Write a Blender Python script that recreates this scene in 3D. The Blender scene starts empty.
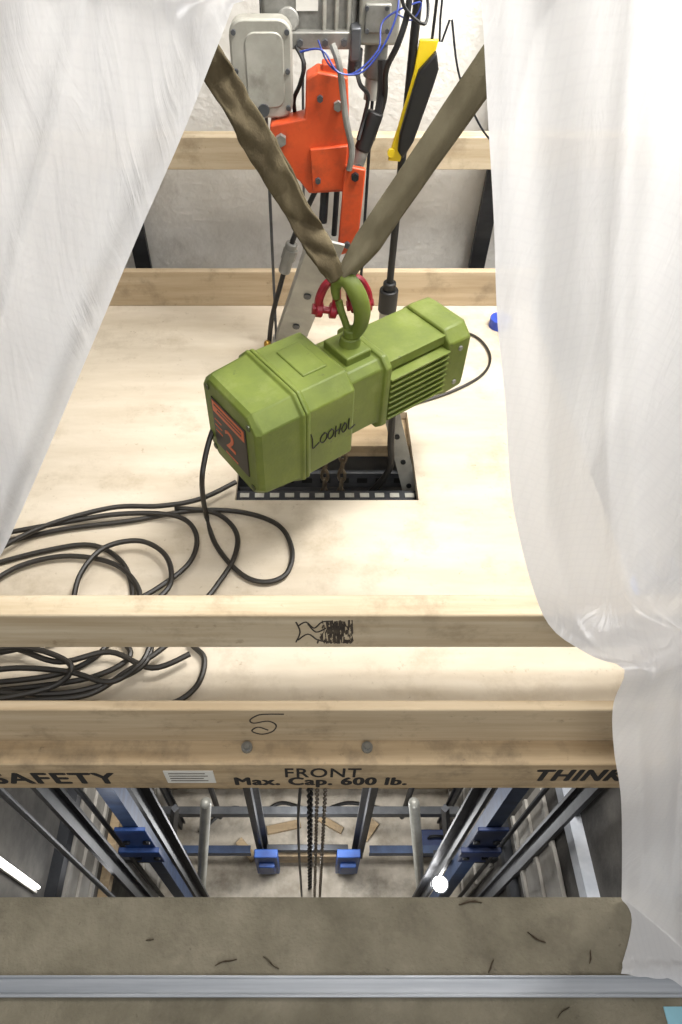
import bpy, bmesh, math, random
from mathutils import Vector, Matrix, noise
random.seed(4)
C = bpy.context.scene.collection
R = math.radians
FPX, PX, PY, CAMZ, PITCH = 683.0, 310.0, 512.0, 1.5, R(50)
FW = Vector((0, math.cos(PITCH), -math.sin(PITCH))); UP = Vector((0, math.sin(PITCH), math.cos(PITCH)))
def at(px, py, Y=None, Z=None):
    d = FW + Vector((1,0,0))*((px-PX)/FPX) - UP*((py-PY)/FPX)
    t = Y/d.y if Y is not None else (Z-CAMZ)/d.z
    return Vector((0,0,CAMZ)) + d*t
# ------------------------------------------------------------------ materials
def lin(c):
    return tuple(((v/255)/12.92 if v/255 <= .04045 else ((v/255+.055)/1.055)**2.4) for v in c) + (1,)
def mat(name, rgb, rough=.6, metal=0, rgb2=None, scale=(8,8,8), bump=0, lo=.35, hi=.7, detail=5, spec=.5, bscale=None, dirt=None, dscale=3, dlo=.56, dhi=.74, speck=None, sscale=55, samt=.35):
    m = bpy.data.materials.new(name); m.use_nodes = True
    n = m.node_tree.nodes; l = m.node_tree.links; b = n['Principled BSDF']
    b.inputs['Base Color'].default_value = lin(rgb); b.inputs['Roughness'].default_value = rough
    b.inputs['Metallic'].default_value = metal
    b.inputs['Specular IOR Level'].default_value = spec
    tc = n.new('ShaderNodeTexCoord'); mp = n.new('ShaderNodeMapping'); mp.inputs['Scale'].default_value = scale
    l.new(tc.outputs['Object'], mp.inputs['Vector'])
    nz = n.new('ShaderNodeTexNoise'); nz.inputs['Scale'].default_value = 1; nz.inputs['Detail'].default_value = detail
    nz.inputs['Roughness'].default_value = .6
    l.new(mp.outputs['Vector'], nz.inputs['Vector'])
    rp = n.new('ShaderNodeValToRGB')
    rp.color_ramp.elements[0].position = lo; rp.color_ramp.elements[1].position = hi
    rp.color_ramp.elements[0].color = lin(rgb2 or tuple(min(255, v*.9) for v in rgb)); rp.color_ramp.elements[1].color = lin(rgb)
    l.new(nz.outputs['Fac'], rp.inputs['Fac']); out = rp.outputs['Color']
    def overlay(out, col, sc, a, b_, mx_, det):
        n2 = n.new('ShaderNodeTexNoise'); n2.inputs['Scale'].default_value = sc; n2.inputs['Detail'].default_value = det; n2.inputs['Roughness'].default_value = .7
        l.new(tc.outputs['Object'], n2.inputs['Vector'])
        r2 = n.new('ShaderNodeValToRGB'); r2.color_ramp.elements[0].position = a; r2.color_ramp.elements[1].position = b_
        r2.color_ramp.elements[0].color = (0,0,0,1); r2.color_ramp.elements[1].color = (mx_,mx_,mx_,1)
        l.new(n2.outputs['Fac'], r2.inputs['Fac'])
        mx = n.new('ShaderNodeMixRGB'); mx.inputs['Color2'].default_value = lin(col)
        l.new(r2.outputs['Color'], mx.inputs['Fac']); l.new(out, mx.inputs['Color1']); return mx.outputs['Color']
    if dirt: out = overlay(out, dirt, dscale, dlo, dhi, .75, 8)
    if speck: out = overlay(out, speck, sscale, .64, .74, samt, 4)
    l.new(out, b.inputs['Base Color'])
    if bump:
        nb = n.new('ShaderNodeTexNoise'); nb.inputs['Scale'].default_value = bscale or 40; nb.inputs['Detail'].default_value = 4
        l.new(tc.outputs['Object'], nb.inputs['Vector'])
        bp = n.new('ShaderNodeBump'); bp.inputs['Strength'].default_value = bump; bp.inputs['Distance'].default_value = .01
        l.new(nb.outputs['Fac'], bp.inputs['Height']); l.new(bp.outputs['Normal'], b.inputs['Normal'])
    return m
def emit(name, rgb, s):
    m = bpy.data.materials.new(name); m.use_nodes = True
    b = m.node_tree.nodes['Principled BSDF']; b.inputs['Emission Color'].default_value = lin(rgb); b.inputs['Emission Strength'].default_value = s
    return m
def plastic():
    m = bpy.data.materials.new('plastic_sheet'); m.use_nodes = True
    n = m.node_tree.nodes; l = m.node_tree.links; n.clear()
    o = n.new('ShaderNodeOutputMaterial')
    d = n.new('ShaderNodeBsdfDiffuse'); t = n.new('ShaderNodeBsdfTranslucent'); g = n.new('ShaderNodeBsdfGlossy'); tr = n.new('ShaderNodeBsdfTransparent')
    t.inputs['Color'].default_value = (.91,.90,.89,1)
    g.inputs['Roughness'].default_value = .30
    tc = n.new('ShaderNodeTexCoord')
    mp = n.new('ShaderNodeMapping'); mp.inputs['Scale'].default_value = (1.5,1,.3); l.new(tc.outputs['Object'], mp.inputs['Vector'])
    nz = n.new('ShaderNodeTexNoise'); nz.inputs['Scale'].default_value = 18; nz.inputs['Detail'].default_value = 6; nz.inputs['Distortion'].default_value = 1.4
    l.new(mp.outputs['Vector'], nz.inputs['Vector'])
    bp = n.new('ShaderNodeBump'); bp.inputs['Strength'].default_value = .5; bp.inputs['Distance'].default_value = .008
    l.new(nz.outputs['Fac'], bp.inputs['Height'])
    for s in (d, t, g): l.new(bp.outputs['Normal'], s.inputs['Normal'])
    masks = []
    for ax, sc in (('X', 30), ('Z', 30)):
        w = n.new('ShaderNodeTexWave'); w.bands_direction = ax; w.inputs['Scale'].default_value = sc; w.inputs['Distortion'].default_value = .4; w.inputs['Detail'].default_value = 0
        l.new(tc.outputs['Object'], w.inputs['Vector'])
        mr = n.new('ShaderNodeMapRange'); mr.inputs['From Min'].default_value = .75; mr.inputs['From Max'].default_value = 1.0
        l.new(w.outputs['Fac'], mr.inputs['Value']); masks.append(mr)
    mx = n.new('ShaderNodeMath'); mx.operation = 'MAXIMUM'; l.new(masks[0].outputs[0], mx.inputs[0]); l.new(masks[1].outputs[0], mx.inputs[1])
    cm = n.new('ShaderNodeMixRGB'); cm.inputs['Color1'].default_value = (.82,.82,.84,1); cm.inputs['Color2'].default_value = (.785,.785,.81,1)
    l.new(mx.outputs[0], cm.inputs['Fac']); l.new(cm.outputs[0], d.inputs['Color'])
    a = n.new('ShaderNodeMixShader'); a.inputs['Fac'].default_value = .44
    l.new(d.outputs[0], a.inputs[1]); l.new(t.outputs[0], a.inputs[2])
    b = n.new('ShaderNodeMixShader'); b.inputs['Fac'].default_value = .09
    l.new(a.outputs[0], b.inputs[1]); l.new(g.outputs[0], b.inputs[2])
    c = n.new('ShaderNodeMixShader'); c.inputs['Fac'].default_value = .09
    l.new(b.outputs[0], c.inputs[1]); l.new(tr.outputs[0], c.inputs[2])
    l.new(c.outputs[0], o.inputs['Surface'])
    return m
M = {}
M['ply'] = mat('plywood', (210,199,181), .65, 0, (192,179,158), (3,14,6), .08, dirt=(150,133,107), dscale=8, dlo=.51, dhi=.80, speck=(136,116,90), sscale=60, samt=.5)
M['lumber'] = mat('lumber', (202,188,162), .65, 0, (175,156,126), (2.5,40,40), .1, dirt=(134,117,92), dscale=9, dlo=.53, speck=(126,104,78), sscale=40, samt=.45)
M['lumber2'] = mat('lumber_amber', (199,181,152), .65, 0, (174,153,122), (2.5,40,40), .1, dirt=(126,110,87), dscale=10, dlo=.53, speck=(118,98,74), sscale=40, samt=.45)
M['lumber3'] = mat('lumber_board', (190,168,135), .65, 0, (163,140,107), (2.5,45,45), .1, dirt=(92,82,67), dscale=12, dlo=.48, speck=(88,76,60), sscale=50, samt=.5)
M['conc'] = mat('concrete_wall', (222,220,215), .9, 0, (202,199,192), (6,6,6), .3, dirt=(170,166,159), dscale=4, bscale=60)
M['concf'] = mat('concrete_floor', (130,123,106), .9, 0, (106,100,84), (9,9,9), .45, dirt=(80,74,62), dscale=7, dlo=.5, bscale=90, speck=(70,64,52), sscale=60, samt=.6)
M['concpit'] = mat('concrete_pit', (212,204,190), .9, 0, (164,155,140), (5,5,5), .2, dirt=(92,86,76), dscale=3.5, dlo=.48)
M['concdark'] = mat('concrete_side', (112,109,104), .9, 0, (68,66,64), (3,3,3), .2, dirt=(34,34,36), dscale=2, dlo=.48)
M['panel'] = mat('pale_panel', (184,181,174), .8, 0, (148,144,137), (4,4,4), .1, dirt=(94,90,84), dscale=5)
M['alu'] = mat('aluminium_sill', (184,188,194), .35, .55, (154,159,166), (2,60,60), .05)
M['green'] = mat('green_paint', (104,117,42), .55, 0, (84,97,35), (12,12,12), .06, dirt=(132,138,88), dscale=11, bscale=120, dlo=.55, dhi=.88, speck=(60,68,36), sscale=50, samt=.7)
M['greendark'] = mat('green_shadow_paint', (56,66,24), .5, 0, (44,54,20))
M['orange'] = mat('orange_paint', (200,80,38), .45, 0, (180,66,30), (14,14,14), .05, dirt=(110,56,36), dscale=18, dlo=.48)
M['red'] = mat('red_paint', (156,26,44), .4, 0, (120,16,32), (30,30,30))
M['grey'] = mat('grey_metal', (152,151,145), .45, .35, (122,121,115), (14,14,14), .05, dirt=(84,82,76), dscale=16, dlo=.48)
M['greyl'] = mat('light_grey_metal', (174,172,163), .45, .2, (148,146,136), (14,14,14), .05, dirt=(108,104,94), dscale=16, dlo=.5)
M['strut'] = mat('galvanised_strut', (172,171,163), .5, .1, (146,145,138), (14,14,14), .05)
M['steel'] = mat('dark_steel', (58,60,64), .45, .6, (38,40,44), (8,8,20))
M['steelg'] = mat('mid_steel', (98,100,102), .45, .5, (70,72,76), (8,8,20))
M['steelb'] = mat('blue_grey_steel', (66,88,124), .45, .2, (46,62,92), (8,8,20))
M['blueg'] = mat('blue_paint', (44,84,152), .5, 0, (30,58,116), (8,8,8))
M['dkblue'] = mat('dark_blue_paint', (36,56,104), .5, 0, (24,38,74), (8,8,8))
M['black'] = mat('black_rubber', (26,25,24), .5, 0, (18,18,18))
M['cable'] = mat('cable_rubber', (46,42,36), .45, 0, (34,31,27))
M['strap'] = mat('webbing', (106,96,74), .9, 0, (76,67,50), (26,26,9), .2, bscale=400, spec=.2)
M['strap2'] = mat('webbing_flat', (122,115,94), .9, 0, (100,93,74), (16,16,9), .15, bscale=500, spec=.2)
M['chain'] = mat('chain_steel', (128,116,98), .42, .55, (92,82,68), (40,40,40))
M['chaind'] = mat('chain_dark', (44,43,42), .45, .6, (28,27,26), (40,40,40))
M['ink'] = mat('ink', (28,26,26), .8)
M['inkw'] = mat('ink_faded', (60,54,48), .9)
M['inks'] = mat('ink_smudge', (90,80,66), .9, 0, (62,54,46), (60,60,60))
M['white'] = mat('white_paper', (226,224,216), .7)
M['whitebar'] = mat('white_bar', (190,194,200), .7, 0, (160,166,176))
M['yellow'] = mat('yellow_plastic', (236,210,44), .4, 0, (220,190,30))
M['wire'] = mat('blue_wire', (40,60,140), .4)
M['brass'] = mat('brass', (190,150,70), .35, .8)
M['tape'] = mat('blue_tape', (50,80,190), .5)
M['teal'] = mat('pale_blue_tape', (140,190,205), .6)
M['chip'] = mat('bark_brown', (90,75,56), .9, 0, (66,54,40))
M['lab'] = mat('label_black', (44,38,32), .5)
M['labo'] = mat('label_orange', (196,96,54), .5)
M['pipe'] = mat('silver_pipe', (196,196,188), .4, .25, (166,166,158))
M['tube'] = emit('tube_light', (255,252,245), 9)
M['lamp'] = emit('lamp_glow', (255,255,255), 25)
M['film'] = plastic()
# ------------------------------------------------------------------ mesh builder
ROOT = {}
class MB:
    def __init__(s): s.bm = bmesh.new()
    def box(s, c, size, rot=None):
        mx = Matrix.Translation(Vector(c)) @ (rot.to_4x4() if rot else Matrix.Identity(4)) @ Matrix.Diagonal((size[0], size[1], size[2], 1))
        bmesh.ops.create_cube(s.bm, size=1, matrix=mx); return s
    def bb(s, x0, x1, y0, y1, z0, z1): return s.box(((x0+x1)/2, (y0+y1)/2, (z0+z1)/2), (x1-x0, y1-y0, z1-z0))
    def cyl(s, p0, p1, r, n=16, r2=None):
        p0 = Vector(p0); p1 = Vector(p1); d = p1-p0
        q = d.to_track_quat('Z', 'Y').to_matrix().to_4x4()
        bmesh.ops.create_cone(s.bm, cap_ends=True, segments=n, radius1=r, radius2=r if r2 is None else r2, depth=d.length, matrix=Matrix.Translation((p0+p1)/2) @ q); return s
    def sph(s, c, r, sc=(1,1,1)):
        bmesh.ops.create_uvsphere(s.bm, u_segments=14, v_segments=8, radius=r, matrix=Matrix.Translation(Vector(c)) @ Matrix.Diagonal((*sc,1))); return s
    def rings(s, rr, closed=False, caps=True):
        vs = [[s.bm.verts.new(p) for p in r] for r in rr]; n = len(vs[0])
        k = len(vs)
        for i in range(k if closed else k-1):
            a = vs[i]; b = vs[(i+1) % k]
            for j in range(n): s.bm.faces.new((a[j], a[(j+1) % n], b[(j+1) % n], b[j]))
        if caps and not closed:
            s.bm.faces.new(list(reversed(vs[0]))); s.bm.faces.new(vs[-1])
        return s
    def prism(s, pts, vec):
        vec = Vector(vec); a = [Vector(p) for p in pts]
        return s.rings([a, [p+vec for p in a]])
    def tube(s, pts, r, n=8, closed=False, flat=None, twist=None):
        pts = [Vector(p) for p in pts]; k = len(pts)
        T = []
        for i in range(k):
            a = pts[(i-1) % k] if closed or i > 0 else pts[i]; b = pts[(i+1) % k] if closed or i < k-1 else pts[i]
            T.append((b-a).normalized())
        nrm = T[0].cross(Vector((0,1,0)))
        if nrm.length < .05: nrm = T[0].cross(Vector((1,0,0)))
        nrm.normalize(); rr = []
        for i in range(k):
            nrm = (nrm - T[i]*nrm.dot(T[i])).normalized(); bn = T[i].cross(nrm)
            ri = r[i] if isinstance(r, (list, tuple)) else r
            fa, fb = (flat[i] if isinstance(flat, list) else flat) if flat else (1, 1)
            tw = twist[i] if twist else 0
            n2 = nrm*math.cos(tw)+bn*math.sin(tw); b2 = bn*math.cos(tw)-nrm*math.sin(tw)
            rr.append([pts[i] + n2*(ri*fa*math.cos(2*math.pi*j/n)) + b2*(ri*fb*math.sin(2*math.pi*j/n)) for j in range(n)])
        return s.rings(rr, closed)
    def build(s, name, m, parent=None, local=False, bevel=0, smooth=True, ang=35, sub=0):
        bm = s.bm
        bmesh.ops.recalc_face_normals(bm, faces=bm.faces)
        if parent is not None:
            off = Vector((0,0,0)) if local else ROOT[parent.name]
        else:
            xs = [v.co for v in bm.verts]
            off = Vector(((min(v.x for v in xs)+max(v.x for v in xs))/2, (min(v.y for v in xs)+max(v.y for v in xs))/2, min(v.z for v in xs)))
        bmesh.ops.translate(bm, verts=bm.verts, vec=-off)
        me = bpy.data.meshes.new(name); bm.to_mesh(me); bm.free()
        if smooth:
            me.polygons.foreach_set('use_smooth', [True]*len(me.polygons)); me.set_sharp_from_angle(angle=R(ang))
        me.materials.append(m)
        o = bpy.data.objects.new(name, me); C.objects.link(o)
        if parent is not None:
            o.parent = parent; ROOT[o.name] = ROOT[parent.name]
        else:
            o.location = off; ROOT[o.name] = off
        if bevel:
            b = o.modifiers.new('bevel', 'BEVEL'); b.width = bevel; b.segments = 2; b.limit_method = 'ANGLE'; b.angle_limit = R(40)
        if sub:
            b = o.modifiers.new('sub', 'SUBSURF'); b.levels = sub; b.render_levels = sub
        return o
def smooth(pts, n=6):
    P = [Vector(p) for p in pts]; out = []
    for i in range(len(P)-1):
        a = P[max(i-1,0)]; b = P[i]; c = P[i+1]; d = P[min(i+2,len(P)-1)]
        for k in range(n):
            t = k/n
            out.append(.5*((2*b)+(c-a)*t+(2*a-5*b+4*c-d)*t*t+(3*b-a-3*c+d)*t**3))
    out.append(P[-1]); return out
def tag(o, label, cat, group=None):
    o['label'] = label; o['category'] = cat
    if group: o['group'] = group
    return o
def thing(name, label, cat, loc, rz=0, group=None):
    o = bpy.data.objects.new(name, None); C.objects.link(o); o.location = loc; o.rotation_euler = (0,0,rz); o.empty_display_size = .05
    ROOT[o.name] = Vector(loc); return tag(o, label, cat, group)
def struct(o): o['kind'] = 'structure'; return o
def text(name, s, w, h, mx, m, parent, local=False, bold=0, heavy=0):
    cu = bpy.data.curves.new('tmp', 'FONT'); cu.body = s; cu.align_x = 'CENTER'; cu.align_y = 'CENTER'; cu.size = 1; cu.offset = bold; cu.extrude = .004
    cu.space_character = 1.1
    t = bpy.data.objects.new('tmp', cu); C.objects.link(t); bpy.context.view_layer.update()
    me0 = bpy.data.meshes.new_from_object(t.evaluated_get(bpy.context.evaluated_depsgraph_get()))
    bpy.data.objects.remove(t)
    xs = [v.co.x for v in me0.vertices]; ys = [v.co.y for v in me0.vertices]
    cx, cy = (min(xs)+max(xs))/2, (min(ys)+max(ys))/2; sx = w/(max(xs)-min(xs)); sy = h/(max(ys)-min(ys))
    off = Vector((0,0,0)) if local else ROOT[parent.name]
    bm = bmesh.new()
    for dx, dy, dz in ([(0,0,0)] if not heavy else [(-heavy,0,0),(0,heavy*.6,.00005),(heavy,0,.0001),(0,-heavy*.6,.00015)]):
        k = len(bm.verts); bm.from_mesh(me0); bm.verts.ensure_lookup_table()
        for v in bm.verts[k:]: v.co = mx @ Vector(((v.co.x-cx)*sx+dx, (v.co.y-cy)*sy+dy, v.co.z*.1+dz)) - off
    me = bpy.data.meshes.new(name); bm.to_mesh(me); bm.free(); me.materials.append(m)
    o = bpy.data.objects.new(name, me); C.objects.link(o); o.parent = parent; ROOT[o.name] = ROOT[parent.name]
    return o
# ------------------------------------------------------------------ setting
ZP, ZC = -4.1, 2.6
struct(MB().bb(-1.3,1.3,-1.6,.28,-.2,0).build('floor', M['concf'], smooth=False))
struct(MB().bb(-1.2,1.2,.18,1.95,ZP-.1,ZP).build('floor_lower', M['concpit'], smooth=False))
struct(MB().bb(-1.2,1.2,1.85,1.95,ZP,ZC).build('wall_back', M['conc'], smooth=False))
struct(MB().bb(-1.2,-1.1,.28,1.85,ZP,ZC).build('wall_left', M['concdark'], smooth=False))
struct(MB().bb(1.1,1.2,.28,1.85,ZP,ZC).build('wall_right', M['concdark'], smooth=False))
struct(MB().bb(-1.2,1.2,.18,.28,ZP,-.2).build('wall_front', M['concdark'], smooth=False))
struct(MB().bb(-1.2,1.2,.58,1.95,ZC,ZC+.1).build('ceiling', M['conc'], smooth=False))
struct(MB().bb(-1.1,1.1,.60,.68,2.3,ZC).build('wall_upper', M['conc'], smooth=False))
# metal sill
sl = thing('door_sill', 'long grey metal threshold strip set across the concrete landing', 'threshold', (0,.137,0))
MB().bb(-1.3,1.3,.120,.153,0,.005).build('plate', M['alu'], sl, bevel=.001)
MB().bb(-1.3,1.3,.120,.125,.005,.011).build('lip', M['alu'], sl, bevel=.001)
MB().bb(-1.3,1.3,.149,.153,.005,.009).build('lip', M['alu'], sl, bevel=.001)
# ------------------------------------------------------------------ platform
DZ = .40
hx0, hx1, hy0, hy1 = -.16, .232, .956, 1.235
X0, X1, YF, YB = -.62, .62, .47, 1.70
pf = thing('lift_platform', 'pale plywood lift platform with a square hole and lettered timber front edge', 'platform', (0,1.08,.19))
d = MB(); z0, z1 = DZ-.02, DZ
d.bb(X0,hx0,YF,YB,z0,z1).bb(hx1,X1,YF,YB,z0,z1).bb(hx0,hx1,YF,hy0,z0,z1).bb(hx0,hx1,hy1,YB,z0,z1)
d.build('deck', M['ply'], pf, smooth=False)
MB().bb(X0,X1,1.68,1.70,DZ,DZ+.105).build('lip_board', M['lumber2'], pf, bevel=.002)
MB().bb(X0,X1,.467,.485,.312,.442).build('front_beam', M['lumber2'], pf, bevel=.003)
tb = MB().bb(X0,X1,.425,.472,.19,.312).build('lettered_board', M['lumber3'], pf, bevel=.003)
MB().bb(X0,X0+.04,.486,1.66,.24,.38).build('side_beam', M['lumber'], pf)
MB().bb(X1-.04,X1,.486,1.66,.24,.38).build('side_beam', M['lumber'], pf)
MB().bb(X0,X1,1.66,1.70,.24,.38).build('rear_beam', M['lumber'], pf)
MB().bb(hx0-.05,hx1+.05,1.145,hy1+.04,.34,.376).build('hole_ledge', M['lumber3'], pf, bevel=.002)
ps = MB(); sx0,sx1,sy0,sy1 = .0,.10,.955,1.09
ps.bb(-.3,sx0,.80,1.45,.222,.23).bb(sx1,.36,.80,1.45,.222,.23).bb(sx0,sx1,.80,sy0,.222,.23).bb(sx0,sx1,sy1,1.45,.222,.23)
ps.build('hole_darkening_plate', M['steelg'], pf)  # plate added under the deck to darken the hole against the lit shaft
# raised rail
rl = MB().bb(X0,X1,.54,.578,.516,.614).build('rail', M['lumber'], pf, bevel=.003)
MB().bb(X0,X0+.05,.542,.576,DZ,.516).build('rail_block', M['lumber'], pf)
MB().bb(X1-.05,X1,.542,.576,DZ,.516).build('rail_block', M['lumber'], pf)
FR = Matrix.Rotation(R(90), 4, 'X')
def front(x, y, z): return Matrix.Translation((x, y, z)) @ FR
def pf_at(px, py, Y): p = at(px, py, Y); return p.x, p.z
for s, cx, cy, w, h, b in (('SAFETY',53,778.5,.226,.054,.0024), ('FRONT',323,773,.134,.044,.0006), ('Max. Cap. 600 lb.',321,782.5,.312,.050,.0020), ('THINK',580,775.5,.160,.054,.0024)):
    x, z = pf_at(cx, cy, .4245)
    text('lettering', s, w, h, front(x, .4248, z), M['ink'], tb, heavy=b)
x, z = pf_at(190, 777, .424)
st = MB().bb(x-.044,x+.044,.4235,.425,z-.03,z+.03).build('sticker', M['white'], pf)
for i in range(4): MB().bb(x-.036, x+.036-random.random()*.03, .4228, .4236, z+.018-i*.012, z+.020-i*.012).build('print_line', M['inks'], st)
for px in (247, 367):
    p = at(px, 748, Z=.312)
    MB().cyl((p.x,p.y,.312),(p.x,p.y,.318),.010,12).cyl((p.x,p.y,.318),(p.x,p.y,.323),.006,6).build('bolt', M['grey'], pf)
sq = [(284,714),(268,714),(258,715),(250,720),(254,723),(268,721),(276,725),(273,731),(262,734),(252,731),(258,727),(268,730)]
MB().tube(smooth([at(a,b,.4668) for a,b in sq],5), .0014, 5).build('pencil_mark', M['inkw'], pf)
mk = MB()
for pts in ([(296,622),(300,632),(296,642)],[(298,626),(306,622),(314,628),(322,622),(332,621)],[(298,640),(308,634),(318,640),(330,642)],[(308,624),(316,632),(326,628)]):
    mk.tube(smooth([at(a,b,.5398) for a,b in pts],4), .0013, 5)
mk.build('ink_scrawl', M['inkw'], pf)
mk = MB()
for i in range(150):
    px = 320+random.gauss(17,8); y0 = 620+random.random()*22
    px = max(316,min(352,px))
    mk.tube([at(px,y0,.5399),at(px+random.random()*3-1.5,min(643,y0+2+random.random()*6),.5399)], .0006+.0012*random.random(), 4)
mk.build('ink_stamp', M['inks'], pf)
# timber wale and posts behind
tag(MB().bb(-1.1,1.1,1.745,1.785,.745,.821).build('timber_wale', M['lumber'], bevel=.002), 'horizontal timber beam crossing the concrete back wall behind the machinery', 'timber beam')
for s, lab in ((-1,'dark steel upright behind the platform beside the left plastic sheet'), (1,'dark steel upright behind the platform beside the right plastic sheet')):
    x = .475*s
    tag(MB().bb(x-.022,x+.022,1.785,1.80,ZP,ZC).bb(x-.006,x+.006,1.80,1.84,ZP,ZC).build('steel_upright', M['steel']), lab, 'steel post')
# ------------------------------------------------------------------ hoist
hc = at(348, 379, 1.0)
HY = R(36)
ho = thing('chain_hoist', 'olive green electric chain hoist hanging over the hole in the deck', 'hoist', hc, HY)
ROOT[ho.name] = Vector(hc)
def prof(x, w, h, c, k=2, oy=0, oz=0):
    pts = []
    for (sy, sz, a0) in ((1,1,0), (-1,1,90), (-1,-1,180), (1,-1,270)):
        for i in range(k+1):
            a = R(a0+90*i/k)
            pts.append((x, oy+sy*(w/2-c)+c*math.cos(a), oz+sz*(h/2-c)+c*math.sin(a)))
    return pts
def loft(secs): return [prof(*s) for s in secs]
W, H, HZ = .186, .196, -.006
XS = -.165
m = MB()
m.rings(loft([(-.254,W-.026,H-.026,.022,1,0,HZ),(-.244,W-.008,H-.008,.026,1,0,HZ),(XS-.008,W,H,.026,1,0,HZ),(XS-.006,W+.010,H+.010,.028,1,0,HZ),(XS,W+.010,H+.010,.028,1,0,HZ)]))
hs_cover = m.build('end_cover', M['green'], ho, True, bevel=.004, ang=25)
m = MB(); m.rings(loft([(XS+.0015,W+.008,H+.008,.028,1,0,HZ),(XS+.008,W+.008,H+.008,.028,1,0,HZ),(XS+.010,W,H,.026,1,0,HZ),(-.062,W-.002,H-.002,.026,1,0,HZ),(-.054,W-.018,H-.018,.026,1,0,HZ)]))
m.box((-.105,.0,H/2+HZ),(.05,.08,.005))
m.build('gear_housing', M['green'], ho, True, bevel=.004, ang=25)
MZ = -.020
m = MB(); m.rings(loft([(-.056,.126,.150,.014,1,0,-.010),(.024,.126,.150,.014,1,0,-.010),(.028,.146,.168,.018,1,0,-.012),(.040,.146,.168,.018,1,0,-.012)]))
m.box((-.006,0,.070),(.054,.07,.02))
m.build('middle_housing', M['green'], ho, True, bevel=.003, ang=25)
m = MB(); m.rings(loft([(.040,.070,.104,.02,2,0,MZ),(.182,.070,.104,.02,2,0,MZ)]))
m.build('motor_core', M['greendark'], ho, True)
m = MB()
m.bb(.040,.184,-.056,.056,MZ+.052,MZ+.072)
m.bb(.040,.184,-.056,.056,MZ-.072,MZ-.056)
for s in (-1, 1):
    for i in range(8):
        z = MZ-.047+i*.0130
        m.box((.112, s*.052, z), (.144, .046, .0044))
m.build('motor_fins', M['green'], ho, True, bevel=.0012)
m = MB(); m.rings(loft([(.182,.138,.156,.020,1,0,MZ),(.192,.144,.162,.022,1,0,MZ),(.234,.142,.158,.022,1,0,MZ),(.246,.126,.142,.024,1,0,MZ),(.250,.104,.116,.020,1,0,MZ)]))
m.build('motor_end_cap', M['green'], ho, True, bevel=.003, ang=25)
for y in (-1,1):
    for z in (-1,1): MB().cyl((.212,y*.068,MZ+z*.040),(.212,y*.0745,MZ+z*.040),.005,8).build('screw', M['grey'], ho, True)
for z in (-.070, .070):
    for y in (-.064, .064):
        MB().cyl((-.256,y,z+HZ),(-.246,y,z+HZ),.006,8).build('bolt', M['greendark'], ho, True)
# nameplate on the end cover, facing local -x
MXE = Matrix(((0,0,-1,0),(-1,0,0,0),(0,1,0,0),(0,0,0,1)))
XN = -.2545
npl = MB().bb(XN-.0018,XN+.001,-.054,.054,-.058,.050).build('nameplate', M['lab'], ho, True, bevel=.001)
MB().bb(XN-.0024,XN-.0017,-.050,.050,.022,.046).build('orange_band', M['labo'], npl, True)
MB().bb(XN-.0024,XN-.0017,-.02,.020,-.054,-.051).build('orange_line', M['labo'], npl, True)
text('lettering', '2', .028, .040, Matrix.Translation((XN-.0022,.0,-.014)) @ MXE, M['labo'], npl, True, heavy=.001)
for i in range(3): MB().bb(XN-.0024,XN-.0017,.026,.048,.004-i*.013,.006-i*.013).build('print_line', M['labo'], npl, True)
for i in range(2): MB().bb(XN-.0030,XN-.0023,-.042,.044-i*.01,.038-i*.008,.0405-i*.008).build('print_line', M['lab'], npl, True)
# handwriting on front side (local -y)
HWP = Matrix.Translation((-.108,-W/2-.0006,-.006)) @ Matrix.Rotation(R(5),4,'Y') @ FR
strokes = [[(-60,20),(-54,5),(-51,-16),(-42,-13),(-34,-8)],
  [(-21,9),(-29,4),(-31,-7),(-23,-13),(-15,-6),(-15,5),(-23,10)],[(-2,11),(-9,6),(-10,-5),(-4,-11),(4,-5),(4,6),(-3,12)],
  [(10,14),(11,-12)],[(23,15),(21,-9)],[(9,1),(24,3)],[(35,12),(29,5),(29,-4),(34,-9),(41,-3),(40,7),(34,13)],[(46,19),(49,-7),(66,-2)]]
m = MB()
for s in strokes: m.tube(smooth([HWP @ Vector((a*.00078, b*.00095, 0)) for a,b in s],5), .0012, 5)
m.build('handwriting', M['ink'], ho, True)
# hook
m = MB(); m.cyl((0,0,.070),(0,0,.095),.022,16,.017).cyl((0,0,.095),(0,0,.110),.013,14)
m.build('swivel', M['green'], ho, True, bevel=.002)
c_, s_ = math.cos(-HY), math.sin(-HY)
def hkp(x, z, y=0): return (x*c_-y*s_, x*s_+y*c_, z)
hk = smooth([hkp(.004,.094),hkp(.015,.120,-.006),hkp(.017,.148,-.010),hkp(.010,.176,-.010),hkp(-.002,.196,-.004),hkp(-.014,.203,.004),hkp(-.024,.194,.010),hkp(-.028,.178,.012),hkp(-.026,.162,.010)],6)
k = len(hk)
MB().tube(hk, [.0105+.0045*math.sin(math.pi*min(1,i/k*1.3)) - .005*max(0,(i/k-.75)*4) for i in range(k)], 12).build('hook', M['green'], ho, True)
MB().tube(smooth([hkp(-.002,.094),hkp(-.009,.118,.004),hkp(-.017,.140,.006),hkp(-.022,.158,.010)],5), .0065, 8).build('latch', M['green'], ho, True)
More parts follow.
